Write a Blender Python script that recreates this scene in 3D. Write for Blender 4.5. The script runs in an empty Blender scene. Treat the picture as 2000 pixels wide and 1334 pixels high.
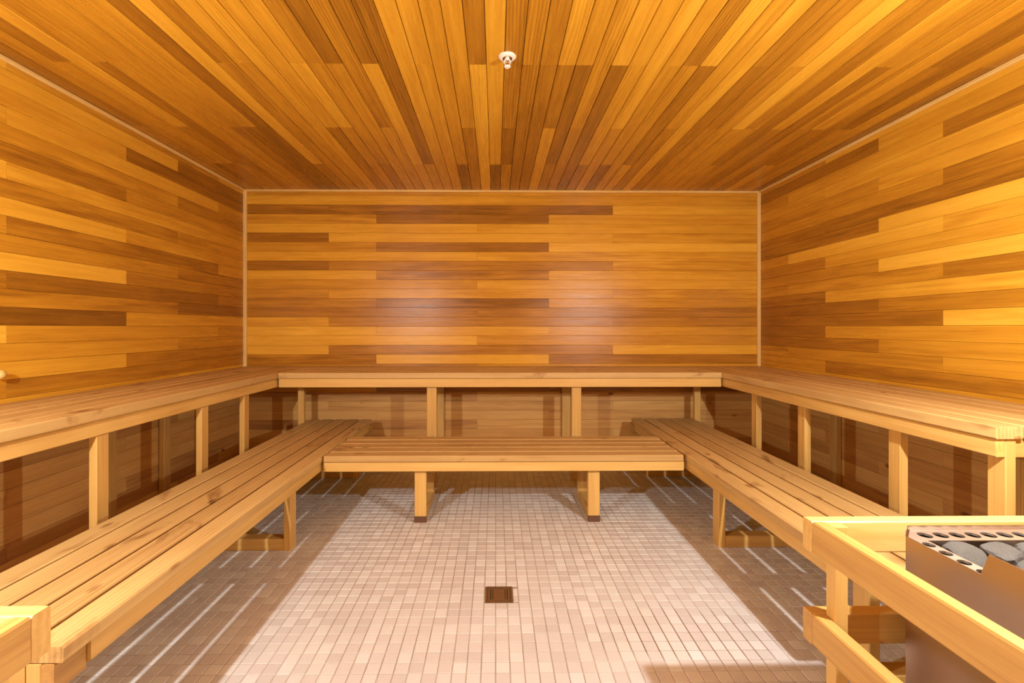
import bpy, bmesh, math, random
from mathutils import Vector, Matrix
random.seed(7)
scene = bpy.context.scene
C = scene.collection

# ------------------------------------------------------------------ camera
cam_d = bpy.data.cameras.new('camera')
cam = bpy.data.objects.new('camera', cam_d); C.objects.link(cam)
cam_d.sensor_width = 36.0
cam_d.lens = 884.0 / 2000.0 * 36.0
cam_d.shift_x = (1000 - 978) / 2000.0
cam_d.shift_y = -(667 - 640) / 2000.0
cam_d.clip_start = 0.02
cam.location = (0, 0, 1.2)
cam.rotation_euler = (math.radians(90), 0, math.radians(-0.65))
scene.camera = cam

# ------------------------------------------------------------------ world, exposure
w = bpy.data.worlds.new('world'); scene.world = w
w.use_nodes = True
w.node_tree.nodes['Background'].inputs[0].default_value = (0.9, 0.85, 0.8, 1)
w.node_tree.nodes['Background'].inputs[1].default_value = 0.05
vs = scene.view_settings
vs.view_transform = 'Standard'; vs.look = 'None'; vs.gamma = 1.0; vs.use_curve_mapping = False
vs.exposure = 0.57

LAMP_STRENGTH = 5200.0
LAMP_COLOR = (1.0, 0.97, 0.92, 1)
LAMP_SPOTS = [(-1.33, 0.55, 1.45), (1.38, 0.957, 1.45)]     # bulbs hanging in the two heater corners

# ------------------------------------------------------------------ room numbers (metres)
XL, XR = -2.263, 2.409          # side walls
YB, YF = 4.10, -0.36            # far wall, entrance wall
H = 2.443                       # ceiling
PIT = 0.0845                    # cedar board pitch
TILE = 0.0508

# ------------------------------------------------------------------ materials
def new_mat(name):
    m = bpy.data.materials.new(name); m.use_nodes = True
    nt = m.node_tree; b = nt.nodes['Principled BSDF']
    return m, nt, b

def node(nt, t, **kw):
    n = nt.nodes.new(t)
    for k, v in kw.items():
        setattr(n, k, v)
    return n

def math_node(nt, op, a, b=None, clamp=False):
    n = node(nt, 'ShaderNodeMath', operation=op, use_clamp=clamp)
    for i, v in enumerate((a, b)):
        if v is None: continue
        if isinstance(v, (int, float)): n.inputs[i].default_value = v
        else: nt.links.new(v, n.inputs[i])
    return n.outputs[0]

def wood_mat(name, stops, rough, grain=0.34, streak=0.30, bump=0.05, wear=0.0, coat=0.0, spec=0.5):
    """stops: list of (pos, linear rgb); object colour r = tone, g = seed, b = knots"""
    m, nt, b = new_mat(name)
    L = nt.links
    tc = node(nt, 'ShaderNodeTexCoord'); oi = node(nt, 'ShaderNodeObjectInfo')
    sep = node(nt, 'ShaderNodeSeparateColor'); L.new(oi.outputs['Color'], sep.inputs[0])
    off = node(nt, 'ShaderNodeCombineXYZ')
    s1 = math_node(nt, 'MULTIPLY', sep.outputs[1], 37.0)
    s2 = math_node(nt, 'MULTIPLY', sep.outputs[1], 91.7)
    L.new(s1, off.inputs[0]); L.new(s2, off.inputs[1]); L.new(s1, off.inputs[2])
    add = node(nt, 'ShaderNodeVectorMath', operation='ADD')
    L.new(tc.outputs['Object'], add.inputs[0]); L.new(off.outputs[0], add.inputs[1])
    def stretched(sx, sy, sz, detail, rgh, dist=0.0):
        mp = node(nt, 'ShaderNodeMapping'); mp.inputs['Scale'].default_value = (sx, sy, sz)
        L.new(add.outputs[0], mp.inputs[0])
        n = node(nt, 'ShaderNodeTexNoise')
        n.inputs['Scale'].default_value = 1.0; n.inputs['Detail'].default_value = detail
        n.inputs['Roughness'].default_value = rgh; n.inputs['Distortion'].default_value = dist
        L.new(mp.outputs[0], n.inputs['Vector'])
        return n.outputs[0]
    fine = stretched(5.0, 260.0, 260.0, 4, 0.65)
    broad = stretched(1.3, 34.0, 34.0, 3, 0.55, 0.6)
    blotch = stretched(2.2, 9.0, 9.0, 2, 0.5, 0.8)
    # cathedral figure: distorted rings seen only on boards whose seed is high
    mpw = node(nt, 'ShaderNodeMapping'); mpw.inputs['Scale'].default_value = (1.6, 16.0, 16.0)
    L.new(add.outputs[0], mpw.inputs[0])
    wv = node(nt, 'ShaderNodeTexWave', wave_type='BANDS', bands_direction='Y')
    wv.inputs['Scale'].default_value = 1.3; wv.inputs['Distortion'].default_value = 7.0
    wv.inputs['Detail'].default_value = 2.0; wv.inputs['Detail Scale'].default_value = 0.9
    L.new(mpw.outputs[0], wv.inputs['Vector'])
    fig = math_node(nt, 'MULTIPLY', math_node(nt, 'SUBTRACT', wv.outputs['Fac'], 0.5),
                    math_node(nt, 'MULTIPLY', math_node(nt, 'GREATER_THAN', sep.outputs[1], 0.62), 0.16))
    t = math_node(nt, 'ADD', sep.outputs[0], math_node(nt, 'MULTIPLY', math_node(nt, 'SUBTRACT', fine, 0.5), grain))
    t = math_node(nt, 'ADD', t, math_node(nt, 'MULTIPLY', math_node(nt, 'SUBTRACT', broad, 0.5), streak))
    t = math_node(nt, 'ADD', t, math_node(nt, 'MULTIPLY', math_node(nt, 'SUBTRACT', blotch, 0.5), 0.22))
    t = math_node(nt, 'ADD', t, fig)
    if wear:
        wn = stretched(3.0, 5.0, 5.0, 3, 0.6, 1.2)
        spot = node(nt, 'ShaderNodeMapRange'); spot.inputs[1].default_value = 0.60; spot.inputs[2].default_value = 0.74
        L.new(wn, spot.inputs[0])
        t = math_node(nt, 'SUBTRACT', t, math_node(nt, 'MULTIPLY', spot.outputs[0], wear))
    # knots
    mk = node(nt, 'ShaderNodeMapping'); mk.inputs['Scale'].default_value = (2.6, 5.5, 5.5)
    L.new(add.outputs[0], mk.inputs[0])
    vo = node(nt, 'ShaderNodeTexVoronoi'); vo.inputs['Scale'].default_value = 1.0
    L.new(mk.outputs[0], vo.inputs['Vector'])
    kr = node(nt, 'ShaderNodeMapRange'); kr.inputs[1].default_value = 0.10; kr.inputs[2].default_value = 0.045
    L.new(vo.outputs['Distance'], kr.inputs[0])
    kn = math_node(nt, 'MULTIPLY', kr.outputs[0], sep.outputs[2])
    t = math_node(nt, 'SUBTRACT', t, math_node(nt, 'MULTIPLY', kn, 0.55))
    cr = node(nt, 'ShaderNodeValToRGB')
    while len(cr.color_ramp.elements) < len(stops): cr.color_ramp.elements.new(0.5)
    for e, (p, c) in zip(cr.color_ramp.elements, stops):
        e.position = p; e.color = (*c, 1)
    L.new(t, cr.inputs[0])
    L.new(cr.outputs[0], b.inputs['Base Color'])
    rr = math_node(nt, 'ADD', rough, math_node(nt, 'MULTIPLY', math_node(nt, 'SUBTRACT', broad, 0.5), 0.25))
    L.new(rr, b.inputs['Roughness'])
    b.inputs['Specular IOR Level'].default_value = spec
    if coat:
        b.inputs['Coat Weight'].default_value = coat; b.inputs['Coat Roughness'].default_value = 0.22
    bm_ = node(nt, 'ShaderNodeBump'); bm_.inputs['Strength'].default_value = bump; bm_.inputs['Distance'].default_value = 0.004
    L.new(math_node(nt, 'ADD', fine, broad), bm_.inputs['Height']); L.new(bm_.outputs[0], b.inputs['Normal'])
    return m

M = {}
M['cedar'] = wood_mat('cedar_panelling', [
    (0.00, (0.190, 0.074, 0.007)), (0.30, (0.380, 0.158, 0.013)), (0.55, (0.580, 0.272, 0.021)),
    (0.80, (0.740, 0.395, 0.036)), (1.00, (0.840, 0.490, 0.055))], 0.28, grain=0.46, streak=0.46, bump=0.14, spec=0.33)
M['bench'] = wood_mat('bench_timber', [
    (0.00, (0.120, 0.050, 0.014)), (0.30, (0.345, 0.190, 0.060)), (0.55, (0.525, 0.330, 0.118)),
    (0.80, (0.650, 0.448, 0.172)), (1.00, (0.740, 0.545, 0.245))], 0.50, grain=0.34, streak=0.36, bump=0.06, wear=0.42)
M['raw_cedar'] = wood_mat('raw_cedar_panelling', [
    (0.00, (0.170, 0.070, 0.018)), (0.30, (0.390, 0.180, 0.045)), (0.55, (0.590, 0.310, 0.085)),
    (0.80, (0.710, 0.420, 0.130)), (1.00, (0.790, 0.510, 0.180))], 0.5, grain=0.4, streak=0.42, bump=0.08)
M['rail'] = wood_mat('rail_timber', [
    (0.00, (0.220, 0.110, 0.025)), (0.30, (0.480, 0.265, 0.070)), (0.55, (0.640, 0.390, 0.110)),
    (0.80, (0.740, 0.490, 0.155)), (1.00, (0.800, 0.580, 0.225))], 0.42, grain=0.30, streak=0.56, bump=0.05)

def plain(name, col, rough, metal=0.0):
    m, nt, b = new_mat(name)
    b.inputs['Base Color'].default_value = (*col, 1); b.inputs['Roughness'].default_value = rough
    b.inputs['Metallic'].default_value = metal
    return m

M['backing'] = plain('dark_backing', (0.10, 0.04, 0.012), 0.8)
M['white_enamel'] = plain('white_enamel', (0.82, 0.78, 0.70), 0.35)
M['brass'] = plain('sprinkler_brass', (0.55, 0.42, 0.22), 0.35, 1.0)
M['foot'] = plain('dark_stained_foot', (0.13, 0.06, 0.03), 0.7)
M['pane'] = plain('dark_glass', (0.02, 0.02, 0.02), 0.05)
M['black_plastic'] = plain('black_plastic', (0.03, 0.03, 0.03), 0.5)

def lamp_glass():
    m, nt, b = new_mat('lit_opal_glass')
    b.inputs['Base Color'].default_value = (0.9, 0.88, 0.84, 1)
    b.inputs['Emission Color'].default_value = LAMP_COLOR
    b.inputs['Emission Strength'].default_value = LAMP_STRENGTH
    return m
M['lamp'] = lamp_glass()

def brushed(name, col, rough, scale=(2, 60, 60), amount=0.10):
    m, nt, b = new_mat(name)
    tc = node(nt, 'ShaderNodeTexCoord'); mp = node(nt, 'ShaderNodeMapping')
    mp.inputs['Scale'].default_value = scale
    nt.links.new(tc.outputs['Object'], mp.inputs[0])
    n = node(nt, 'ShaderNodeTexNoise'); n.inputs['Scale'].default_value = 3.0; n.inputs['Detail'].default_value = 4
    nt.links.new(mp.outputs[0], n.inputs['Vector'])
    big = node(nt, 'ShaderNodeTexNoise'); big.inputs['Scale'].default_value = 6.0
    nt.links.new(tc.outputs['Object'], big.inputs['Vector'])
    r = math_node(nt, 'ADD', rough - amount / 2, math_node(nt, 'MULTIPLY', n.outputs[0], amount))
    r = math_node(nt, 'ADD', r, math_node(nt, 'MULTIPLY', math_node(nt, 'SUBTRACT', big.outputs[0], 0.5), 0.1))
    nt.links.new(r, b.inputs['Roughness'])
    b.inputs['Base Color'].default_value = (*col, 1); b.inputs['Metallic'].default_value = 1.0
    return m
M['steel'] = brushed('brushed_steel', (0.44, 0.34, 0.27), 0.30, amount=0.04)
M['steel_top'] = brushed('pale_brushed_steel', (0.80, 0.76, 0.70), 0.42)
M['drain_steel'] = brushed('worn_drain_steel', (0.42, 0.34, 0.27), 0.45, (30, 30, 30))

def stone_mat():
    m, nt, b = new_mat('grey_heater_stone')
    tc = node(nt, 'ShaderNodeTexCoord'); n = node(nt, 'ShaderNodeTexNoise')
    n.inputs['Scale'].default_value = 45.0; n.inputs['Detail'].default_value = 6; n.inputs['Roughness'].default_value = 0.7
    nt.links.new(tc.outputs['Object'], n.inputs['Vector'])
    cr = node(nt, 'ShaderNodeValToRGB')
    cr.color_ramp.elements[0].position = 0.32; cr.color_ramp.elements[0].color = (0.06, 0.052, 0.045, 1)
    cr.color_ramp.elements[1].position = 0.66; cr.color_ramp.elements[1].color = (0.42, 0.39, 0.35, 1)
    nt.links.new(n.outputs[0], cr.inputs[0]); nt.links.new(cr.outputs[0], b.inputs['Base Color'])
    bp = node(nt, 'ShaderNodeBump'); bp.inputs['Strength'].default_value = 1.0; bp.inputs['Distance'].default_value = 0.01
    nt.links.new(n.outputs[0], bp.inputs['Height']); nt.links.new(bp.outputs[0], b.inputs['Normal'])
    b.inputs['Roughness'].default_value = 0.8
    return m
M['stone'] = stone_mat()

def tile_mat():
    m, nt, b = new_mat('beige_mosaic_tile')
    L = nt.links
    g = node(nt, 'ShaderNodeNewGeometry')
    sc = node(nt, 'ShaderNodeVectorMath', operation='SCALE'); sc.inputs['Scale'].default_value = 1.0 / TILE
    L.new(g.outputs['Position'], sc.inputs[0])
    sub = node(nt, 'ShaderNodeVectorMath', operation='MULTIPLY'); sub.inputs[1].default_value = (1, 1, 0)
    L.new(sc.outputs[0], sub.inputs[0])
    fl = node(nt, 'ShaderNodeVectorMath', operation='FLOOR'); L.new(sub.outputs[0], fl.inputs[0])
    wn = node(nt, 'ShaderNodeTexWhiteNoise', noise_dimensions='2D'); L.new(fl.outputs[0], wn.inputs['Vector'])
    cr = node(nt, 'ShaderNodeValToRGB')
    els = cr.color_ramp.elements
    els[0].position = 0.0; els[0].color = (0.620, 0.590, 0.570, 1)
    els[1].position = 1.0; els[1].color = (0.750, 0.755, 0.750, 1)
    e = els.new(0.3); e.color = (0.660, 0.630, 0.620, 1)
    e = els.new(0.75); e.color = (0.700, 0.690, 0.670, 1)
    L.new(wn.outputs['Value'], cr.inputs[0])
    n = node(nt, 'ShaderNodeTexNoise'); n.inputs['Scale'].default_value = 90.0; n.inputs['Detail'].default_value = 3
    L.new(g.outputs['Position'], n.inputs['Vector'])
    big = node(nt, 'ShaderNodeTexNoise'); big.inputs['Scale'].default_value = 2.2; big.inputs['Detail'].default_value = 3
    L.new(g.outputs['Position'], big.inputs['Vector'])
    v = math_node(nt, 'ADD', 0.90, math_node(nt, 'MULTIPLY', n.outputs[0], 0.10))
    v = math_node(nt, 'ADD', v, math_node(nt, 'MULTIPLY', math_node(nt, 'SUBTRACT', big.outputs[0], 0.5), 0.14))
    mul = node(nt, 'ShaderNodeVectorMath', operation='SCALE')
    L.new(cr.outputs[0], mul.inputs[0]); L.new(v, mul.inputs['Scale'])
    L.new(mul.outputs[0], b.inputs['Base Color'])
    b.inputs['Roughness'].default_value = 0.38
    return m
M['tile'] = tile_mat()

def grout_mat():
    m, nt, b = new_mat('tan_grout')
    L = nt.links
    g = node(nt, 'ShaderNodeNewGeometry')
    n = node(nt, 'ShaderNodeTexNoise'); n.inputs['Scale'].default_value = 2.6; n.inputs['Detail'].default_value = 4
    L.new(g.outputs['Position'], n.inputs['Vector'])
    cr = node(nt, 'ShaderNodeValToRGB')
    cr.color_ramp.elements[0].position = 0.38; cr.color_ramp.elements[0].color = (0.340, 0.270, 0.200, 1)
    cr.color_ramp.elements[1].position = 0.62; cr.color_ramp.elements[1].color = (0.540, 0.475, 0.410, 1)
    L.new(n.outputs[0], cr.inputs[0])
    # rusty stain that has crept along the joints near the heater
    d = node(nt, 'ShaderNodeVectorMath', operation='SUBTRACT'); d.inputs[1].default_value = (0.80, 1.77, 0)
    L.new(g.outputs['Position'], d.inputs[0])
    r = node(nt, 'ShaderNodeMapping'); r.inputs['Rotation'].default_value = (0, 0, math.radians(38)); r.inputs['Scale'].default_value = (1.7, 4.2, 1)
    L.new(d.outputs[0], r.inputs[0])
    ln = node(nt, 'ShaderNodeVectorMath', operation='LENGTH'); L.new(r.outputs[0], ln.inputs[0])
    n2 = node(nt, 'ShaderNodeTexNoise'); n2.inputs['Scale'].default_value = 9.0
    L.new(g.outputs['Position'], n2.inputs['Vector'])
    v = math_node(nt, 'ADD', ln.outputs['Value'], math_node(nt, 'MULTIPLY', n2.outputs[0], 0.9))
    mr = node(nt, 'ShaderNodeMapRange'); mr.inputs[1].default_value = 1.25; mr.inputs[2].default_value = 0.95
    L.new(v, mr.inputs[0])
    mx = node(nt, 'ShaderNodeMix', data_type='RGBA')
    L.new(mr.outputs[0], mx.inputs[0]); L.new(cr.outputs[0], mx.inputs[6]); mx.inputs[7].default_value = (0.17, 0.070, 0.010, 1)
    L.new(mx.outputs[2], b.inputs['Base Color'])
    b.inputs['Roughness'].default_value = 0.85
    return m
M['grout'] = grout_mat()

# ------------------------------------------------------------------ builders
def link(name, me, mat, parent=None, loc=(0, 0, 0), rot=(0, 0, 0)):
    o = bpy.data.objects.new(name, me); C.objects.link(o)
    if mat and me and not me.materials: me.materials.append(mat)
    o.rotation_euler = rot
    if parent: o.parent = parent
    o.location = loc
    return o

def tag(o, label=None, cat=None, group=None, kind=None):
    if label: o['label'] = label
    if cat: o['category'] = cat
    if group: o['group'] = group
    if kind: o['kind'] = kind
    return o

def thing(name, label, cat, loc, group=None):
    o = bpy.data.objects.new(name, None); C.objects.link(o)
    o.location = loc; o.empty_display_size = 0.1
    return tag(o, label, cat, group)

def wpos(o):
    v = Vector((0, 0, 0))
    while o: v += o.location; o = o.parent
    return v

_cache = {}
def board_mesh(l, a, b, c, mat):
    """length l on X, a on Y, b on Z, all four long edges chamfered by c"""
    key = (round(l, 4), round(a, 4), round(b, 4), c, mat.name)
    if key in _cache: return _cache[key]
    A, B = a / 2, b / 2
    prof = [(-A + c, -B), (A - c, -B), (A, -B + c), (A, B - c), (A - c, B), (-A + c, B), (-A, B - c), (-A, -B + c)]
    e = min(c, 0.002)
    vs_ = []
    X = l / 2
    for x, s in ((-X, 1), (X, 1)):
        for (y, z) in prof: vs_.append((x, y, z))
    fs = [tuple(range(7, -1, -1)), tuple(range(8, 16))]
    for i in range(8):
        j = (i + 1) % 8
        fs.append((i, j, j + 8, i + 8))
    me = bpy.data.meshes.new('board'); me.from_pydata(vs_, [], fs); me.materials.append(mat)
    _cache[key] = me
    return me

ROT = {'x': (0, 0, 0), 'y': (0, 0, math.pi / 2), 'z': (0, -math.pi / 2, 0)}
def bar(name, x0, x1, y0, y1, z0, z1, mat, parent=None, tone=0.6, axis=None, c=0.003, knots=0.0, kind=None, tilt=0.0):
    """a chamfered timber between two world corners; grain runs along the longest side unless axis is given"""
    d = (x1 - x0, y1 - y0, z1 - z0)
    ax = axis or 'xyz'[max(range(3), key=lambda i: d[i])]
    if ax == 'x': l, a, b = d[0], d[1], d[2]
    elif ax == 'y': l, a, b = d[1], d[0], d[2]
    else: l, a, b = d[2], d[1], d[0]
    c = min(c, a * .3, b * .3)
    me = board_mesh(l, a, b, c, mat)
    p = Vector(((x0 + x1) / 2, (y0 + y1) / 2, (z0 + z1) / 2))
    if parent: p -= wpos(parent)
    o = link(name, me, mat, parent, p, ROT[ax])
    o.color = (max(0.02, min(0.98, tone)), random.random(), knots, 1)
    if kind: o['kind'] = kind
    if tilt:
        a_ = math.radians(random.uniform(-tilt, tilt))
        o.rotation_euler = (Matrix.Rotation(a_, 3, ax.upper()) @ o.rotation_euler.to_matrix()).to_euler()
    return o

def mesh_obj(name, bm, mat, parent=None, loc=(0, 0, 0), smooth=False):
    me = bpy.data.meshes.new(name); bm.normal_update(); bm.to_mesh(me); bm.free()
    if smooth:
        for p in me.polygons: p.use_smooth = True
    return link(name, me, mat, parent, loc)

def lathe(profile, n=32):
    """profile: (radius, z) from bottom to top"""
    bm = bmesh.new(); rings = []
    for r, z in profile:
        if r < 1e-6: rings.append([bm.verts.new((0, 0, z))])
        else: rings.append([bm.verts.new((r * math.cos(2 * math.pi * i / n), r * math.sin(2 * math.pi * i / n), z)) for i in range(n)])
    for a, b in zip(rings, rings[1:]):
        for i in range(n):
            j = (i + 1) % n
            if len(a) == 1: bm.faces.new((a[0], b[j], b[i])) if len(b) > 1 else None
            elif len(b) == 1: bm.faces.new((a[i], a[j], b[0]))
            else: bm.faces.new((a[i], a[j], b[j], b[i]))
    bmesh.ops.recalc_face_normals(bm, faces=bm.faces[:])
    return bm

def slab(name, x0, x1, y0, y1, z0, z1, mat, parent=None):
    bm = bmesh.new()
    bmesh.ops.create_cube(bm, size=1.0, matrix=Matrix.Diagonal((x1 - x0, y1 - y0, z1 - z0, 1)))
    p = Vector(((x0 + x1) / 2, (y0 + y1) / 2, (z0 + z1) / 2))
    if parent: p -= wpos(parent)
    return mesh_obj(name, bm, mat, parent, p)

def jit(t, s=0.05): return t + random.uniform(-s, s)

# tone words used when reading the photograph's boards
T = {'DD': 0.05, 'D': 0.24, 'd': 0.36, 'M': 0.50, 'm': 0.58, 'L': 0.70, 'Y': 0.86}

# ------------------------------------------------------------------ walls and ceiling
BT = 0.014       # board thickness
wall_back = slab('wall_back', XL - 0.08, XR + 0.08, YB + BT, YB + BT + 0.08, 0, H, M['backing']); wall_back['kind'] = 'structure'
wall_left = slab('wall_left', XL - BT - 0.08, XL - BT, YF - 0.08, YB + BT, 0, H, M['backing']); wall_left['kind'] = 'structure'
wall_right = slab('wall_right', XR + BT, XR + BT + 0.08, YF - 0.08, YB + BT, 0, H, M['backing']); wall_right['kind'] = 'structure'
ceiling = slab('ceiling', XL - BT - 0.08, XR + BT + 0.08, YF - 0.08, YB + BT + 0.08, H + BT, H + BT + 0.08, M['backing']); ceiling['kind'] = 'structure'

# rows are counted down from the ceiling; row 0 is a ripped narrow board
ROW0 = 0.049
def rows():
    zt = H; i = 0
    while zt > 0.001:
        hgt = ROW0 if i == 0 else PIT
        zb = max(0.0, zt - hgt)
        yield i, zb, zt
        zt = zb; i += 1

G = 0.0005
def rand_tone(lo=0.28, hi=0.76):
    return random.choice([random.uniform(lo, hi), random.triangular(lo, hi, 0.52)])

A_, B_, C_, D_, E_ = -1.505, -1.077, -0.167, 0.483, 1.065
back_joints = {0: (B_, D_), 1: (C_,), 2: (A_, E_)}
back_tones = {0: 'M m', 1: 'L m', 2: 'D D L', 3: 'M D m', 4: 'L L', 5: 'D L M', 6: 'M D Y', 7: 'L m', 8: 'D d m', 9: 'L d L',
              10: 'm L', 11: 'M m m', 12: 'd D m', 13: 'd d', 14: 'L d d', 15: 'Y L m', 16: 'Y m', 17: 'Y d Y', 18: 'd Y d',
              19: 'd m', 20: 'm d m', 21: 'm D D', 22: 'd m', 23: 'L m L', 24: 'L L m', 25: 'd L', 26: 'L m L', 27: 'm L M', 28: 'm L', 29: 'm m m'}
for i, zb, zt in rows():
    js = (C_,) if i == 0 else back_joints[i % 3]
    xs = [XL] + list(js) + [XR]
    tn = back_tones.get(i, 'M M M').split()
    for k in range(len(xs) - 1):
        bar('board', xs[k] + G, xs[k + 1] - G, YB, YB + BT, zb + G, zt - G, M['raw_cedar' if i >= 22 else 'cedar'], wall_back, jit(T[tn[k % len(tn)]], .04), 'x', 0.0012,
            knots=1.0 if i >= 22 else (0.8 if i == 3 and k == 1 else 0.0), tilt=0.9)

P_, Q_, R_ = 2.12, 2.80, 3.25
left_joints = {0: (0.62, P_, 3.72), 1: (1.15, R_), 2: (0.30, 1.55, Q_)}
left_tones = {1: 'L L D', 2: 'M m m D', 3: 'M m L M', 4: 'm M d', 5: 'D D D M', 6: 'm L L m', 7: 'd d M', 8: 'm L L M', 9: 'M M d M', 10: 'm M d',
              11: 'L Y Y d', 12: 'd D D d', 13: 'd d D', 14: 'D DD DD m', 15: 'L Y m M', 16: 'm m M', 17: 'm m L d', 18: 'M d d d'}
for i, zb, zt in rows():
    ys = [YF] + list(left_joints[i % 3]) + [YB]
    tn = left_tones.get(i, '').split() or [random.choice(['d', 'M', 'm', 'm', 'L']) for _ in range(4)]
    for k in range(len(ys) - 1):
        bar('board', XL - BT, XL, ys[k] + G, ys[k + 1] - G, zb + G, zt - G, M['raw_cedar' if i >= 20 else 'cedar'], wall_left, jit(T[tn[k % len(tn)]], .04), 'y', 0.0012,
            knots=1.0 if i >= 20 else 0.0, tilt=0.9)

right_joints = {0: (1.35, 3.28), 1: (0.95, 2.82), 2: (0.45, 2.41, 3.70)}
right_tones = {1: 'm m D', 2: 'd d m M', 3: 'L L m', 4: 'm m M', 5: 'd d M M', 6: 'd D d', 7: 'L Y D', 8: 'm L Y M', 9: 'Y L d', 10: 'L Y M',
               11: 'd d M M', 12: 'L L D', 13: 'm d D', 14: 'Y Y D D', 15: 'm m D', 16: 'L m D', 17: 'm m M M', 18: 'D D m'}
for i, zb, zt in rows():
    ys = [YF] + list(right_joints[i % 3]) + [YB]
    tn = right_tones.get(i, '').split() or [random.choice(['d', 'M', 'm', 'm', 'L']) for _ in range(4)]
    for k in range(len(ys) - 1):
        bar('board', XR, XR + BT, ys[k] + G, ys[k + 1] - G, zb + G, zt - G, M['raw_cedar' if i >= 20 else 'cedar'], wall_right, jit(T[tn[k % len(tn)]], .04), 'y', 0.0012,
            knots=1.0 if i >= 20 else 0.0, tilt=0.9)

# entrance wall behind the camera, with a door
DX0, DX1, DH = -0.46, 0.46, 2.06
wall_front = slab('wall_front', XL - 0.08, XR + 0.08, YF - BT - 0.08, YF - BT, 0, H, M['backing']); wall_front['kind'] = 'structure'
for i, zb, zt in rows():
    if zb >= DH - 0.02:
        segs = [(XL, -0.6), (-0.6, XR)]
    else:
        segs = [(XL, DX0 - 0.07), (DX1 + 0.07, XR)]
    for a, b in segs:
        bar('board', a + G, b - G, YF - BT, YF, zb + G, zt - G, M['cedar'], wall_front, rand_tone(), 'x', 0.0012)
door = bpy.data.objects.new('door_1', None); C.objects.link(door); door.location = (0, YF, 0); door['kind'] = 'structure'
for nm, a in (('jamb', (DX0 - 0.068, DX0 - 0.004, YF - BT + .001, YF + 0.015, 0.002, DH + 0.06)), ('jamb', (DX1 + 0.004, DX1 + 0.068, YF - BT + .001, YF + 0.015, 0.002, DH + 0.06)),
              ('head', (DX0 - 0.004, DX1 + 0.004, YF - BT + .001, YF + 0.015, DH, DH + 0.06)),
              ('stile', (DX0, DX0 + 0.13, YF - BT + .001, YF + 0.008, 0.01, DH - 0.004)), ('stile', (DX1 - 0.13, DX1, YF - BT + .001, YF + 0.008, 0.01, DH - 0.004)),
              ('cross_rail', (DX0 + .13, DX1 - .13, YF - BT + .001, YF + 0.008, 0.01, 0.25)), ('cross_rail', (DX0 + .13, DX1 - .13, YF - BT + .001, YF + 0.008, DH - 0.16, DH - 0.004))):
    bar(nm, *a, M['cedar'], door, jit(.62))
slab('glass_pane', DX0 + .13, DX1 - .13, YF - BT + .001, YF - 0.004, 0.25, DH - 0.16, M['pane'], door)
bar('handle', DX1 - 0.08, DX1 - 0.045, YF + 0.04, YF + 0.07, 0.9, 1.25, M['rail'], door, .6)
bar('handle_spacer', DX1 - 0.077, DX1 - 0.048, YF + 0.008, YF + 0.04, 0.94, 0.98, M['rail'], door, .6, 'y')
bar('handle_spacer', DX1 - 0.077, DX1 - 0.048, YF + 0.008, YF + 0.04, 1.17, 1.21, M['rail'], door, .6, 'y')

# ceiling boards run away from the camera
J1, J2, J3 = 2.14, 2.82, 3.45
ceil_plan = {   # board index from the sprinkler: list of (tone, up to y)
    -1: [('L', J3), ('D', YB)], 0: [('d', J2), ('D', J3), ('M', YB)], 1: [('M', J1), ('d', YB)], 2: [('d', J1), ('d', YB)],
    3: [('m', J1), ('d', J2), ('L', YB)], 4: [('m', J1), ('D', J3), ('d', YB)], 5: [('M', J2), ('d', YB)], 6: [('L', J1), ('D', YB)],
    7: [('m', J1), ('m', J3), ('d', YB)], 8: [('L', J2), ('M', YB)], 9: [('m', J1), ('M', J3), ('D', YB)], 10: [('d', J1), ('M', YB)], 11: [('L', J1), ('d', J3), ('m', YB)],
    12: [('m', J2), ('d', YB)], 13: [('L', YB)], 14: [('d', J1), ('d', YB)], 15: [('d', J2), ('M', YB)], 16: [('L', J1), ('M', YB)], 17: [('Y', J2), ('m', YB)],
    -2: [('d', J1), ('Y', YB)], -3: [('m', J2), ('d', YB)], -4: [('m', J3), ('D', YB)], -5: [('m', J1), ('m', YB)], -6: [('L', J2), ('m', YB)],
    -7: [('D', J3), ('m', YB)], -8: [('D', J1), ('L', J3), ('m', YB)], -9: [('d', J2), ('m', YB)], -10: [('D', J1), ('m', YB)], -11: [('d', J1), ('M', J3), ('d', YB)],
    -12: [('m', J1), ('L', J2), ('M', YB)], -13: [('m', J2), ('d', YB)], -14: [('L', J2), ('L', YB)], -15: [('m', J1), ('M', YB)], -16: [('d', J1), ('M', YB)]}
x_edge = 0.041
k0 = int(math.floor((XL - x_edge) / PIT)); k1 = int(math.ceil((XR - x_edge) / PIT))
for k in range(k0, k1):
    xa, xb = max(XL, x_edge + k * PIT), min(XR, x_edge + (k + 1) * PIT)
    if xb - xa < 0.006: continue
    plan = ceil_plan.get(k)
    if not plan:
        js = random.choice([(J1,), (J2,), (J3,), (J1, J3)])
        plan = [(random.choice(['d', 'd', 'M', 'M', 'm', 'L', 'D']), j) for j in js] + [(random.choice(['d', 'M', 'm', 'D']), YB)]
    plan = [(random.choice(['d', 'M', 'm', 'L']), random.uniform(0.5, 1.2))] + plan
    ya = YF
    for tn, yb in plan:
        bar('board', xa + 0.0012, xb - 0.0012, ya + G, yb - G, H, H + BT, M['cedar'], ceiling, jit(T[tn] - .05, .05), 'y', 0.003, tilt=0.4)
        ya = yb

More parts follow.
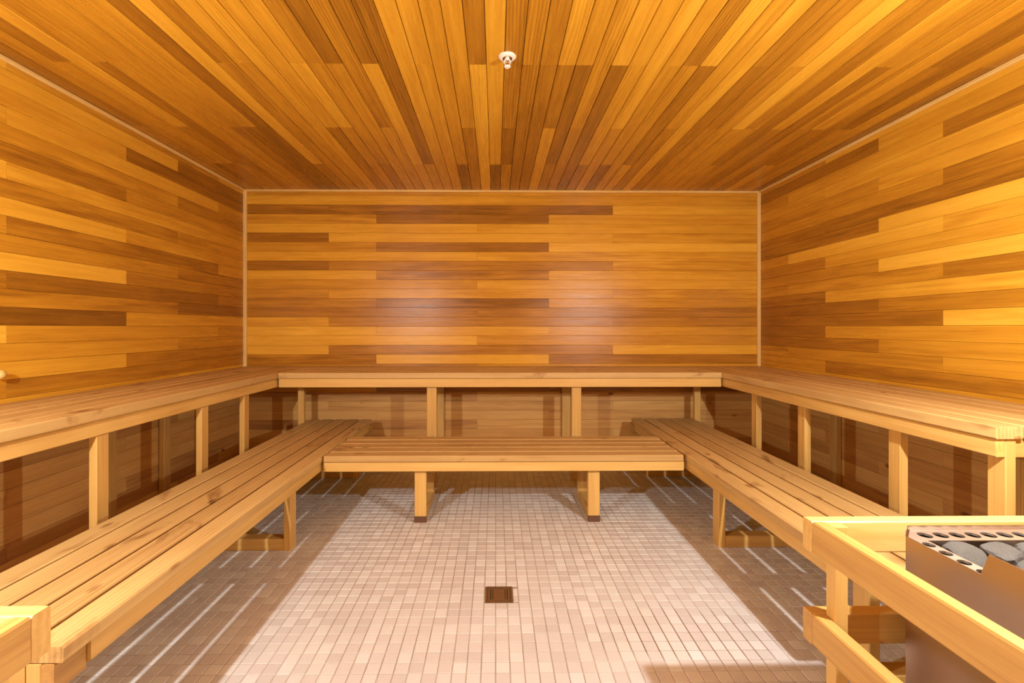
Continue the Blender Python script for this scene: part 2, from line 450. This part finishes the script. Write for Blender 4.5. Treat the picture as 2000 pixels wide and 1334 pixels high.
# trims where the planes meet
def trim(n, *a):
    o = bar('trim_%d' % n, *a, M['rail'], None, jit(.86), c=0.003); o['kind'] = 'structure'; return o
tr = 0.020
trim(1, XL + tr, XR - tr, YB - tr, YB, H - tr, H)
trim(2, XL, XL + tr, YF + tr, YB, H - tr, H)
trim(3, XR - tr, XR, YF + tr, YB, H - tr, H)
trim(4, XL, XL + 0.030, YB - 0.022, YB, 0.006, H - tr)
trim(5, XR - 0.030, XR, YB - 0.022, YB, 0.006, H - tr)
trim(6, XL + tr, XR - tr, YF, YF + tr, H - tr, H)

# ------------------------------------------------------------------ tiled floor
floor = slab('floor', XL - 0.1, XR + 0.1, YF - 0.1, YB + 0.1, -0.06, -0.0022, M['grout']); floor['kind'] = 'structure'
TG = 0.0016
DR = (-0.047, 0.077, 1.974, 2.098)      # drain opening x0 x1 y0 y1
def tile_rects():
    for iy in range(int(math.floor(YF / TILE)), int(math.ceil(YB / TILE))):
        for ix in range(int(math.floor(XL / TILE)), int(math.ceil(XR / TILE))):
            x0, x1 = max(XL, ix * TILE + TG), min(XR, (ix + 1) * TILE - TG)
            y0, y1 = max(YF, iy * TILE + TG), min(YB, (iy + 1) * TILE - TG)
            if x1 - x0 < 0.004 or y1 - y0 < 0.004: continue
            if x1 > DR[0] and x0 < DR[1] and y1 > DR[2] and y0 < DR[3]:
                # cut the tile to what is left beside the drain
                cand = [(x0, min(x1, DR[0] - .002), y0, y1), (max(x0, DR[1] + .002), x1, y0, y1), (x0, x1, y0, min(y1, DR[2] - .002)), (x0, x1, max(y0, DR[3] + .002), y1)]
                cand = [c for c in cand if c[1] - c[0] > 0.006 and c[3] - c[2] > 0.006]
                if not cand: continue
                x0, x1, y0, y1 = max(cand, key=lambda c: (c[1] - c[0]) * (c[3] - c[2]))
            yield ix, iy, x0, x1, y0, y1
def pix(x, y):
    t = math.radians(0.65)
    d = x * math.sin(t) + y * math.cos(t)
    if d < 0.05: return None
    return 978 + 884 * (x * math.cos(t) - y * math.sin(t)) / d, 640 + 884 * 1.2 / d
near, rest = [], []
for r in tile_rects():
    q = pix((r[2] + r[3]) / 2, (r[4] + r[5]) / 2)
    full = (r[3] - r[2] > TILE - 2 * TG - 1e-4) and (r[5] - r[4] > TILE - 2 * TG - 1e-4)
    if q and full and q[1] < 1345 and q[0] < 1608 and q[0] > 132 + (1334 - q[1]) * (448.0 / 374.0): near.append((-q[1], r))
    else: rest.append(r)
near.sort(key=lambda a: (round(a[0], 3), a[1][0]))
rest += [a[1] for a in near[300:]]; near = [a[1] for a in near[:300]]
s = TILE / 2 - TG; e_ = 0.0012
tv = [(-s, -s, 0), (s, -s, 0), (s, s, 0), (-s, s, 0), (-s + e_, -s + e_, .0022), (s - e_, -s + e_, .0022), (s - e_, s - e_, .0022), (-s + e_, s - e_, .0022)]
tf = [(0, 1, 5, 4), (1, 2, 6, 5), (2, 3, 7, 6), (3, 0, 4, 7), (4, 5, 6, 7)]
tme = bpy.data.meshes.new('tile'); tme.from_pydata(tv, [], tf); tme.materials.append(M['tile'])
fl_p = wpos(floor)
for ix, iy, x0, x1, y0, y1 in near:
    o = link('tile', tme, None, floor, Vector(((x0 + x1) / 2, (y0 + y1) / 2, -0.0022)) - fl_p)
vv, ff = [], []
for ix, iy, x0, x1, y0, y1 in rest:
    b = len(vv)
    for (a, c_, z) in ((x0, y0, -.0022), (x1, y0, -.0022), (x1, y1, -.0022), (x0, y1, -.0022)): vv.append((a, c_, z))
    for (a, c_, z) in ((x0 + e_, y0 + e_, 0), (x1 - e_, y0 + e_, 0), (x1 - e_, y1 - e_, 0), (x0 + e_, y1 - e_, 0)): vv.append((a, c_, z))
    ff += [tuple(b + i for i in f) for f in tf]
rme = bpy.data.meshes.new('tile_field'); rme.from_pydata(vv, [], ff); rme.materials.append(M['tile'])
rf = link('tile_field', rme, None, floor, -fl_p); rf['kind'] = 'stuff'

# ------------------------------------------------------------------ benches
def slat_set(parent, n, along, a0, a1, c0, c1, ztop, th, gap, tones, ragged=0.0, nose_first=False):
    """n slats side by side from c0 to c1 across, a0 to a1 along"""
    wd = (abs(c1 - c0) - gap * (n - 1)) / n
    for i in range(n):
        p = min(c0, c1) + i * (wd + gap)
        s0 = a0 + random.uniform(0, ragged); s1 = a1 - random.uniform(0, ragged)
        t = jit(tones[i % len(tones)], 0.05)
        if along == 'x': bar('slat', s0, s1, p, p + wd, ztop - th, ztop, M['bench'], parent, t, 'x', 0.004, knots=0.7)
        else: bar('slat', p, p + wd, s0, s1, ztop - th, ztop, M['bench'], parent, t, 'y', 0.004, knots=0.7)

UB, UT = 0.852, 0.045        # upper bench top and slat thickness
LB, LT = 0.424, 0.039
UXL, UXR = -1.675, 1.762     # inner edges of the upper side benches
LXL, LXR = -1.050, 1.165     # inner edges of the lower side benches
UYF, LYF = 3.500, 2.745      # front edges of the far benches

# upper bench on the far wall
ub = thing('upper_bench', 'high cedar slat bench along the far wall, between the two high side benches', 'bench', (0.04, 3.8, 0), 'high wall benches')
slat_set(ub, 6, 'x', UXL + .004, UXR - .004, UYF, YB - 0.012, UB, UT, 0.012, [.70, .66, .62, .66, .60, .6])
bar('apron', UXL + .006, UXR - .006, UYF + .004, UYF + .042, UB - UT - .068, UB - UT - .002, M['rail'], ub, .66)
for x, yp in ((-1.602, 3.74), (-0.50, UYF + .044), (0.635, UYF + .044), (1.715, 3.82)):
    wdt = 0.076 if abs(x) < 1 else 0.050
    bar('post', x - wdt / 2, x + wdt / 2, yp, yp + .038, 0.0, UB - UT - .002, M['rail'], ub, .56)
    if abs(x) < 1:
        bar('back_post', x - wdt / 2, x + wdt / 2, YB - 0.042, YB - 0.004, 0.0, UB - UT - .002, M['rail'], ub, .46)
    bx_ = x - .06 * (1 if x > 0 else -1)
    bar('bearer', bx_ - .019, bx_ + .019, UYF + .044, YB - .044, UB - UT - .072, UB - UT - .002, M['rail'], ub, .45, 'y')

def upper_side(label, sgn, xin, xwall, y0, post_ys, tones):
    t = thing('upper_bench', label, 'bench', ((xin + xwall) / 2, (y0 + YB) / 2, 0), 'high wall benches')
    gapw = 0.006
    if sgn < 0:
        slat_set(t, 6, 'y', y0, YB - .012, xwall + gapw, xin, UB, UT, 0.010, tones)
        bar('apron', xin - .046, xin - .010, y0 + .01, YB - .02, UB - UT - .066, UB - UT - .002, M['rail'], t, .60)
    else:
        slat_set(t, 6, 'y', y0, YB - .012, xin, xwall - gapw, UB, UT, 0.010, tones)
        bar('apron', xin + .010, xin + .046, y0 + .01, YB - .02, UB - UT - .066, UB - UT - .002, M['rail'], t, .60)
    for y in post_ys:
        if sgn < 0: px0, px1, pt = xin - .048, xin - .014, UB - UT - .067
        else: px0, px1, pt = xin + .048, xin + .086, UB - UT - .002
        bar('post', px0, px1, y, y + .062, 0.0, pt, M['rail'], t, .52)
        bx = (xwall + .005, px0 - .001) if sgn < 0 else (px1 + .001, xwall - .005)
        bar('bearer', bx[0], bx[1], y + .01, y + .048, UB - UT - .072, UB - UT - .002, M['rail'], t, .45)
        bw = (xwall + .004, xwall + .042) if sgn < 0 else (xwall - .042, xwall - .004)
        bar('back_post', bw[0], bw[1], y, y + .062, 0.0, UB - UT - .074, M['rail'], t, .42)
    return t
upper_side('high cedar slat bench on the side wall without the stone heater, running to the corner', -1, UXL, XL, 1.02, (1.15, 1.935, 2.62, 3.06), [.55, .62, .66, .50, .60, .66])
upper_side('high cedar slat bench on the heater side wall, its sawn end facing the heater guard', 1, UXR, XR, 1.575, (1.585, 2.005, 2.63, 3.12), [.66, .62, .68, .60, .64, .60])

# lower bench facing the room
lb = thing('lower_bench', 'low cedar slat bench across the room, butted between the two low side benches', 'bench', (0.05, 2.98, 0), 'low step benches')
slat_set(lb, 5, 'x', LXL + .006, LXR - .012, LYF, 3.232, LB, LT, 0.014, [.60, .52, .56, .50, .56], ragged=0.012)
bar('apron', LXL + .010, LXR - .016, LYF + .004, LYF + .042, LB - LT - .058, LB - LT - .003, M['rail'], lb, .70)
bar('rear_rail', LXL + .010, LXR - .016, 3.185, 3.223, LB - LT - .058, LB - LT - .003, M['rail'], lb, .45)
for x in (-0.463, 0.608):
    lg = bar('leg', x - .036, x + .036, LYF + .044, LYF + .082, 0.0, LB - LT - .003, M['rail'], lb, .60)
    f_ = bar('stained_foot', x - .0365, x + .0365, LYF + .0435, LYF + .060, 0.0008, 0.040, M['foot'], lg, .1, c=.001)
    f_.location = (-(LB - LT - .003) / 2 + .0204, -(.019 - .00775), 0) ; f_.rotation_euler = (0, 0, 0)
    f_.data = board_mesh(.0392, .0165, .073, .001, M['foot'])
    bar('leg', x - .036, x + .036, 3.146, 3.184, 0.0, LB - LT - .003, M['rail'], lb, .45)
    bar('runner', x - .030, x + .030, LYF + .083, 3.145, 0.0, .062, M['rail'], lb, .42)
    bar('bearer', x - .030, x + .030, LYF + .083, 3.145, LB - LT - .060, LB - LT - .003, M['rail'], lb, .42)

def lower_side(label, sgn, xin, wd, y0, y1, frames, tones, apron_from, cleat):
    xo = xin + sgn * wd
    t = thing('lower_bench', label, 'bench', ((xin + xo) / 2, (y0 + y1) / 2, 0), 'low step benches')
    slat_set(t, 5, 'y', y0, y1, min(xin, xo), max(xin, xo), LB, LT, 0.013, tones if sgn < 0 else tones[::-1], ragged=0.004)
    a, b = sorted((xin + sgn * .012, xin + sgn * .050))
    bar('apron', a, b, apron_from, y1 - .05, LB - LT - .060, LB - LT - .003, M['rail'], t, .62)
    a2, b2 = sorted((xo - sgn * .012, xo - sgn * .050))
    bar('rear_rail', a2, b2, apron_from, y1 - .05, LB - LT - .060, LB - LT - .003, M['rail'], t, .45)
    c0, c1 = sorted((xin - sgn * .006, xo))
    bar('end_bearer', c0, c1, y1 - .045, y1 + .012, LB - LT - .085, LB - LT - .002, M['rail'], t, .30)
    if sgn < 0:
        bar('apron_block', xin - .052, xin - .022, y0 + .003, apron_from - .003, LB - LT - .078, LB - LT - .003, M['rail'], t, .30, 'y')
    q0, q1 = sorted((xin + sgn * .052, xo - sgn * .052))
    bar('cleat', q0, q1, cleat, cleat + .068, LB - LT - .040, LB - LT - .002, M['rail'], t, .45)
    for y in frames:
        l0, l1 = sorted((xin + sgn * .053, xin + sgn * .091))
        bar('leg', l0, l1, y, y + .070, 0.0, LB - LT - .003, M['rail'], t, .56)
        m0, m1 = sorted((xo - sgn * .052, xo - sgn * .090))
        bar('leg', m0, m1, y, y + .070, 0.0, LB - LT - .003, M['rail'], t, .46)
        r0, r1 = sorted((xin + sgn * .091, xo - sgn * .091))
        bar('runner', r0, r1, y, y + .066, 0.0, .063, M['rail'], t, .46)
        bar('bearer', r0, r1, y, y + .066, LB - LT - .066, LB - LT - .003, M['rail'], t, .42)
    return t
lower_side('low cedar slat bench along the side without the stone heater', -1, LXL, .520, 1.108, 3.85,
           (1.110, 2.446, 3.62), [.62, .60, .55, .48, .66], 1.20, 1.755)
lower_side('low cedar slat bench whose near end stands behind the stone heater and its guard', 1, LXR, .520, 1.44, 3.87,
           (1.462, 2.456, 3.64), [.58, .55, .50, .60, .58], 1.54, 1.805)

# ------------------------------------------------------------------ heater guards
GT = 0.647
def guard(label, sgn, xo, y1, xwall):
    """timber rail fence round a heater corner: outer face at xo, far rail ending at depth y1"""
    t = thing('guard_rail', label, 'railing', (xo, y1, 0), 'timber heater guards')
    def X(a, b): return sorted((xo + sgn * a, xo + sgn * b))
    w_ = abs(xwall - xo) - .004
    for nm, zt in (('top_rail', GT), ('lower_rail', 0.385)):
        a, b = X(0, w_)
        bar(nm, a, b, y1 - .038, y1, zt - .090, zt, M['rail'], t, .74 if zt == GT else .42, c=.004)
        a, b = X(0.0005, .038)
        bar('side_' + nm, a, b, YF + .022, y1 - .0385, zt - .090, zt, M['rail'], t, .46 if zt == GT else .42, c=.004)
    for yp in (y1 - .038 - .036, YF + .03):
        a, b = X(.0385, .077)
        bar('post', a, b, yp, yp + .0355, 0.0, GT - .002, M['rail'], t, .68)
    a, b = X(w_ - .042, w_ - .002)
    bar('post', a, b, y1 - .0745, y1 - .039, 0.0, GT - .002, M['rail'], t, .6)
    return t
guard('timber guard rail standing around the steel stone heater', 1, 0.902, 1.318, XR)
guard('timber guard rail with no heater in view, at the end of a low bench', -1, -0.888, 0.914, XL)

# ------------------------------------------------------------------ stone heater
HX0, HX1, HY0, HY1, HZ = 1.090, 1.820, 0.58, 1.236, 0.645
CH = 0.045
ht = thing('stone_heater', 'brushed steel sauna heater with a tray of grey stones, inside the timber guard', 'heater', ((HX0 + HX1) / 2, (HY0 + HY1) / 2, 0))
outline = [(HX0, HY0 + CH), (HX0 + CH, HY0), (HX1 - CH, HY0), (HX1, HY0 + CH), (HX1, HY1 - CH), (HX1 - CH, HY1), (HX0 + CH, HY1), (HX0, HY1 - CH)]
hp = wpos(ht)
def ring_wall(name, z0, z1, mat, off=0.0, th=0.004):
    bm = bmesh.new()
    cx_, cy_ = (HX0 + HX1) / 2, (HY0 + HY1) / 2
    def sc(p, o): 
        return (p[0] + (o if p[0] < cx_ else -o), p[1] + (o if p[1] < cy_ else -o))
    lo = [sc(p, off) for p in outline]; hi = lo
    li = [sc(p, off + th) for p in outline]
    v = []
    for ring in (lo, li):
        v.append([bm.verts.new((x - hp.x, y - hp.y, z0)) for x, y in ring])
        v.append([bm.verts.new((x - hp.x, y - hp.y, z1)) for x, y in ring])
    n = len(outline)
    for i in range(n):
        j = (i + 1) % n
        bm.faces.new((v[0][i], v[0][j], v[1][j], v[1][i]))
        bm.faces.new((v[2][j], v[2][i], v[3][i], v[3][j]))
        bm.faces.new((v[1][i], v[1][j], v[3][j], v[3][i]))
        bm.faces.new((v[0][j], v[0][i], v[2][i], v[2][j]))
    bmesh.ops.recalc_face_normals(bm, faces=bm.faces[:])
    return mesh_obj(name, bm, mat, ht)
ring_wall('casing', 0.09, HZ, M['steel'])
# floor of the casing
bm = bmesh.new(); bm.faces.new([bm.verts.new((x - hp.x, y - hp.y, 0.10)) for x, y in outline]); mesh_obj('base_plate', bm, M['steel'], ht)
for (x, y) in ((HX0 + .06, HY0 + .06), (HX1 - .06, HY0 + .06), (HX0 + .06, HY1 - .06), (HX1 - .06, HY1 - .06)):
    bm = lathe([(0.0, 0), (.022, 0), (.022, .012), (.014, .02), (.014, .10), (0, .10)], 16)
    mesh_obj('foot', bm, M['black_plastic'], ht, Vector((x, y, 0)) - hp)
# top plate: strips with round vent holes around the open stone tray
bm = bmesh.new()
def holed_cell(x0, x1, y0, y1, r, z=HZ - .002, n=20):
    cx_, cy_ = (x0 + x1) / 2, (y0 + y1) / 2
    inner, outer = [], []
    for i in range(n):
        a = 2 * math.pi * (i + .5) / n
        c, s_ = math.cos(a), math.sin(a)
        inner.append((cx_ + r * c, cy_ + r * s_))
        k = min((x1 - x0) / 2 / max(abs(c), 1e-6), (y1 - y0) / 2 / max(abs(s_), 1e-6))
        outer.append((cx_ + k * c, cy_ + k * s_))
    # exact corners
    vi = [bm.verts.new((x - hp.x, y - hp.y, z)) for x, y in inner]
    vo = [bm.verts.new((x - hp.x, y - hp.y, z)) for x, y in outer]
    vd = [bm.verts.new((x - hp.x, y - hp.y, z - .006)) for x, y in inner]
    for i in range(n):
        j = (i + 1) % n
        bm.faces.new((vi[i], vo[i], vo[j], vi[j]))
        bm.faces.new((vd[i], vi[i], vi[j], vd[j]))
    for (qx, qy) in ((x0, y0), (x1, y0), (x1, y1), (x0, y1)):
        # fill the little corner triangle between the two outer points nearest to the corner
        ds = sorted(range(n), key=lambda i: (outer[i][0] - qx) ** 2 + (outer[i][1] - qy) ** 2)[:2]
        cv = bm.verts.new((qx - hp.x, qy - hp.y, z))
        bm.faces.new((vo[ds[0]], vo[ds[1]], cv))
def flat(x0, x1, y0, y1, z=HZ - .002):
    bm.faces.new([bm.verts.new((x - hp.x, y - hp.y, z)) for x, y in ((x0, y0), (x1, y0), (x1, y1), (x0, y1))])
SX, SY = 0.040, 0.065          # strip widths: sides, front and back
ix0, ix1, iy0, iy1 = HX0 + SX, HX1 - SX, HY0 + SY, HY1 - SY
nx = int((ix1 - ix0) / .0425); sx = (ix1 - ix0) / nx
for i in range(nx):
    holed_cell(ix0 + i * sx, ix0 + (i + 1) * sx, iy1, HY1 - .004, .0165)
    holed_cell(ix0 + i * sx, ix0 + (i + 1) * sx, HY0 + .004, iy0, .0165)
ny = int((iy1 - iy0) / .0425); sy = (iy1 - iy0) / ny
for i in range(ny):
    holed_cell(HX0 + .004, ix0, iy0 + i * sy, iy0 + (i + 1) * sy, .0135)
    holed_cell(ix1, HX1 - .004, iy0 + i * sy, iy0 + (i + 1) * sy, .0135)
for (x0, x1, xa) in ((HX0 + .004, ix0, 0), (ix1, HX1 - .004, 1)):
    for (y0, y1, ya) in ((HY0 + .004, iy0, 0), (iy1, HY1 - .004, 1)):
        pts = [(x0, y0), (x1, y0), (x1, y1), (x0, y1)]
        cut = (x1 if xa else x0, y1 if ya else y0)
        out = []
        for q in pts:
            if q == cut:
                dx = -1 if xa else 1; dy = -1 if ya else 1
                pa = (q[0] + dx * min(CH - .002, .03), q[1]); pb = (q[0], q[1] + dy * min(CH - .002, .035))
                i = pts.index(q); prev = pts[i - 1]
                out += [pb, pa] if prev[0] == q[0] else [pa, pb]
            else: out.append(q)
        bm.faces.new([bm.verts.new((x - hp.x, y - hp.y, HZ - .002)) for x, y in out])
bmesh.ops.remove_doubles(bm, verts=bm.verts[:], dist=0.0002)
bmesh.ops.recalc_face_normals(bm, faces=bm.faces[:])
tp = mesh_obj('top_plate', bm, M['steel_top'], ht); tp['label'] = 'pale steel top plate with round vent holes'
# stone tray walls and floor
slab('tray_wall', ix0 + .0005, ix1 - .0005, iy1 - .003, iy1, HZ - .062, HZ - .003, M['steel'], ht)
slab('tray_wall', ix0 + .0005, ix1 - .0005, iy0, iy0 + .003, HZ - .062, HZ - .003, M['steel'], ht)
slab('tray_wall', ix0, ix0 + .003, iy0 + .003, iy1 - .003, HZ - .062, HZ - .003, M['steel'], ht)
slab('tray_wall', ix1 - .003, ix1, iy0 + .003, iy1 - .003, HZ - .062, HZ - .003, M['steel'], ht)
slab('tray_floor', ix0, ix1, iy0, iy1, HZ - .067, HZ - .062, M['steel'], ht)
# lip along the far edge, splash panel rising from the room side
slab('rear_lip', HX0 + CH, HX1 - CH, HY1 - .003, HY1, HZ - .002, HZ + .009, M['steel'], ht)
bm = bmesh.new()
prof = [(1.003, HZ - .30), (1.003, HZ + .001), (0.985, HZ + .055), (HY0 + CH, HZ + .055), (HY0 + CH, HZ - .30)]
va = [bm.verts.new((HX0 - .0005 - hp.x, y - hp.y, z)) for y, z in prof]
vb = [bm.verts.new((HX0 - .0030 - hp.x, y - hp.y, z)) for y, z in prof]
bm.faces.new(va); bm.faces.new(vb[::-1])
for i in range(5):
    j = (i + 1) % 5; bm.faces.new((va[j], va[i], vb[i], vb[j]))
bmesh.ops.recalc_face_normals(bm, faces=bm.faces[:])
mesh_obj('splash_panel', bm, M['steel'], ht)

# stones, each its own thing
stone_meshes = []
for q in range(6):
    bm = bmesh.new(); bmesh.ops.create_icosphere(bm, subdivisions=3, radius=1.0)
    dirs = [Vector((random.gauss(0, 1), random.gauss(0, 1), random.gauss(0, 1))).normalized() for _ in range(9)]
    cuts = [random.uniform(.62, .88) for _ in dirs]
    for v in bm.verts:
        for d, c in zip(dirs, cuts):
            h_ = v.co.dot(d)
            if h_ > c: v.co -= d * (h_ - c) * .9
        v.co *= random.uniform(.97, 1.03)
    me = bpy.data.meshes.new('heater_stone'); bm.to_mesh(me); bm.free(); me.materials.append(M['stone']); stone_meshes.append(me)
def stone(x, y, z, r, label):
    o = bpy.data.objects.new('heater_stone', random.choice(stone_meshes)); C.objects.link(o)
    o.location = (x, y, z); o.scale = (r * random.uniform(.98, 1.10), r * random.uniform(.95, 1.04), r * random.uniform(.78, .90))
    o.rotation_euler = (random.uniform(-.5, .5), random.uniform(-.5, .5), random.uniform(0, 6.28))
    tag(o, label, 'stone', 'stones in the heater tray')
TRAY = HZ - .062
n_x, n_y = 7, 6
for i in range(n_x):
    for j in range(n_y):
        dx_, dy_ = (ix1 - ix0 - .012) / n_x, (iy1 - iy0 - .012) / n_y
        r = random.uniform(.038, .045)
        stone(ix0 + .006 + (i + .5) * dx_ + random.uniform(-.002, .002), iy0 + .006 + (j + .5) * dy_ + random.uniform(-.002, .002), TRAY + r * .84, r,
              'rough grey stone lying in the open tray of the steel heater')

# ------------------------------------------------------------------ sprinkler head
sp = thing('sprinkler_head', 'small white fire sprinkler head on the cedar ceiling', 'sprinkler', (0.054, 2.076, H))
mesh_obj('escutcheon', lathe([(.022, -.010), (.026, -.012), (.034, -.008), (.041, -.001), (.041, .0), (.022, .0)], 40), M['white_enamel'], sp, smooth=True)
mesh_obj('recess_cup', lathe([(.0, -.001), (.0225, -.001), (.0225, -.010)], 32), M['brass'], sp)
mesh_obj('nozzle', lathe([(.0, -.016), (.008, -.016), (.010, -.008), (.010, 0)], 20), M['white_enamel'], sp, smooth=True)
for s_ in (-1, 1):
    bm = bmesh.new()
    pts = [(s_ * .010, -.012), (s_ * .015, -.024), (s_ * .010, -.038), (s_ * .002, -.046)]
    for a, b in zip(pts, pts[1:]):
        d = Vector((b[0] - a[0], 0, b[1] - a[1])); mid = Vector(((a[0] + b[0]) / 2, 0, (a[1] + b[1]) / 2))
        mt = Matrix.Translation(mid) @ d.to_track_quat('Z', 'Y').to_matrix().to_4x4()
        bmesh.ops.create_cone(bm, cap_ends=True, segments=8, radius1=.0028, radius2=.0028, depth=d.length * 1.15, matrix=mt)
    mesh_obj('frame_arm', bm, M['white_enamel'], sp)
mesh_obj('bulb', lathe([(0, -.042), (.0025, -.040), (.0025, -.018), (0, -.016)], 10), M['brass'], sp)
mesh_obj('deflector', lathe([(0, -.050), (.010, -.050), (.0150, -.046), (.0150, -.044), (0, -.044)], 24), M['white_enamel'], sp)

# ------------------------------------------------------------------ floor drain
fd = thing('floor_drain', 'square brown metal drain cover set into the tiled floor', 'drain', ((DR[0] + DR[1]) / 2, (DR[2] + DR[3]) / 2, 0))
hx = (DR[1] - DR[0]) / 2
def frame_ring(name, o_, i_, z0, z1, mat):
    bm = bmesh.new()
    def sq(r, z): return [bm.verts.new((a * r, b * r, z)) for a, b in ((-1, -1), (1, -1), (1, 1), (-1, 1))]
    a, b, c, d = sq(o_, z0), sq(o_, z1), sq(i_, z1), sq(i_, z0)
    for i in range(4):
        j = (i + 1) % 4
        bm.faces.new((a[i], a[j], b[j], b[i])); bm.faces.new((b[i], b[j], c[j], c[i])); bm.faces.new((c[i], c[j], d[j], d[i]))
    bmesh.ops.recalc_face_normals(bm, faces=bm.faces[:])
    return mesh_obj(name, bm, mat, fd)
frame_ring('rim', hx - .001, hx - .010, -.002, .0012, M['drain_steel'])
slab('well', DR[0] + .0105, DR[1] - .0105, DR[2] + .0105, DR[3] - .0105, -.0021, -.0015, M['black_plastic'], fd)
g_ = hx - .0125
frame_ring('grate_frame', g_, g_ - .010, -.0014, .0008, M['drain_steel'])
slab('grate_plate', fd.location.x - .026, fd.location.x + .026, fd.location.y - g_ + .0105, fd.location.y + g_ - .0105, -.0014, .0006, M['drain_steel'], fd)
for s_ in (-1, 1):
    for o_, wd in ((.032, .003),):
        slab('grate_bar', fd.location.x + s_ * o_ - wd, fd.location.x + s_ * o_ + wd, fd.location.y - g_ + .0105, fd.location.y + g_ - .0105, -.0014, .0006, M['drain_steel'], fd)

# ------------------------------------------------------------------ wooden peg on the side wall
pg = mesh_obj('wall_peg', lathe([(0, 0), (.016, 0), (.016, .006), (.011, .010), (.011, .040), (.018, .048), (.022, .060), (.018, .072), (.008, .078), (0, .079)], 24), M['rail'], None, (XL, 2.037, .992), True)
pg.rotation_euler = (0, math.pi / 2, 0); pg.color = (.8, .3, 0, 1)
tag(pg, 'pale round-headed wooden peg sticking out of the cedar side wall', 'peg')

# ------------------------------------------------------------------ hanging bulbs in the two guarded corners
for n_, (lx, ly, lz) in enumerate(LAMP_SPOTS):
    t = thing('pendant_lamp', ['bare lit bulb hanging on a cord behind the guard rail with no heater', 'bare lit bulb hanging on a cord above the steel stone heater'][n_],
              'lamp', (lx, ly, H), 'bare hanging bulbs')
    b_ = lz - H
    mesh_obj('ceiling_rose', lathe([(0, -.022), (.02, -.022), (.045, -.010), (.050, 0), (0, 0)], 24), M['white_enamel'], t, smooth=True)
    mesh_obj('cord', lathe([(.003, b_ + .070), (.003, -.022)], 8), M['white_enamel'], t)
    mesh_obj('socket', lathe([(0, b_ + .020), (.012, b_ + .020), (.013, b_ + .050), (.008, b_ + .070), (0, b_ + .071)], 16), M['white_enamel'], t, smooth=True)
    mesh_obj('bulb', lathe([(0, b_ - .020), (.010, b_ - .017), (.017, b_ - .010), (.020, b_), (.017, b_ + .010), (.010, b_ + .017), (0, b_ + .0195)], 16), M['lamp'], t, smooth=True)
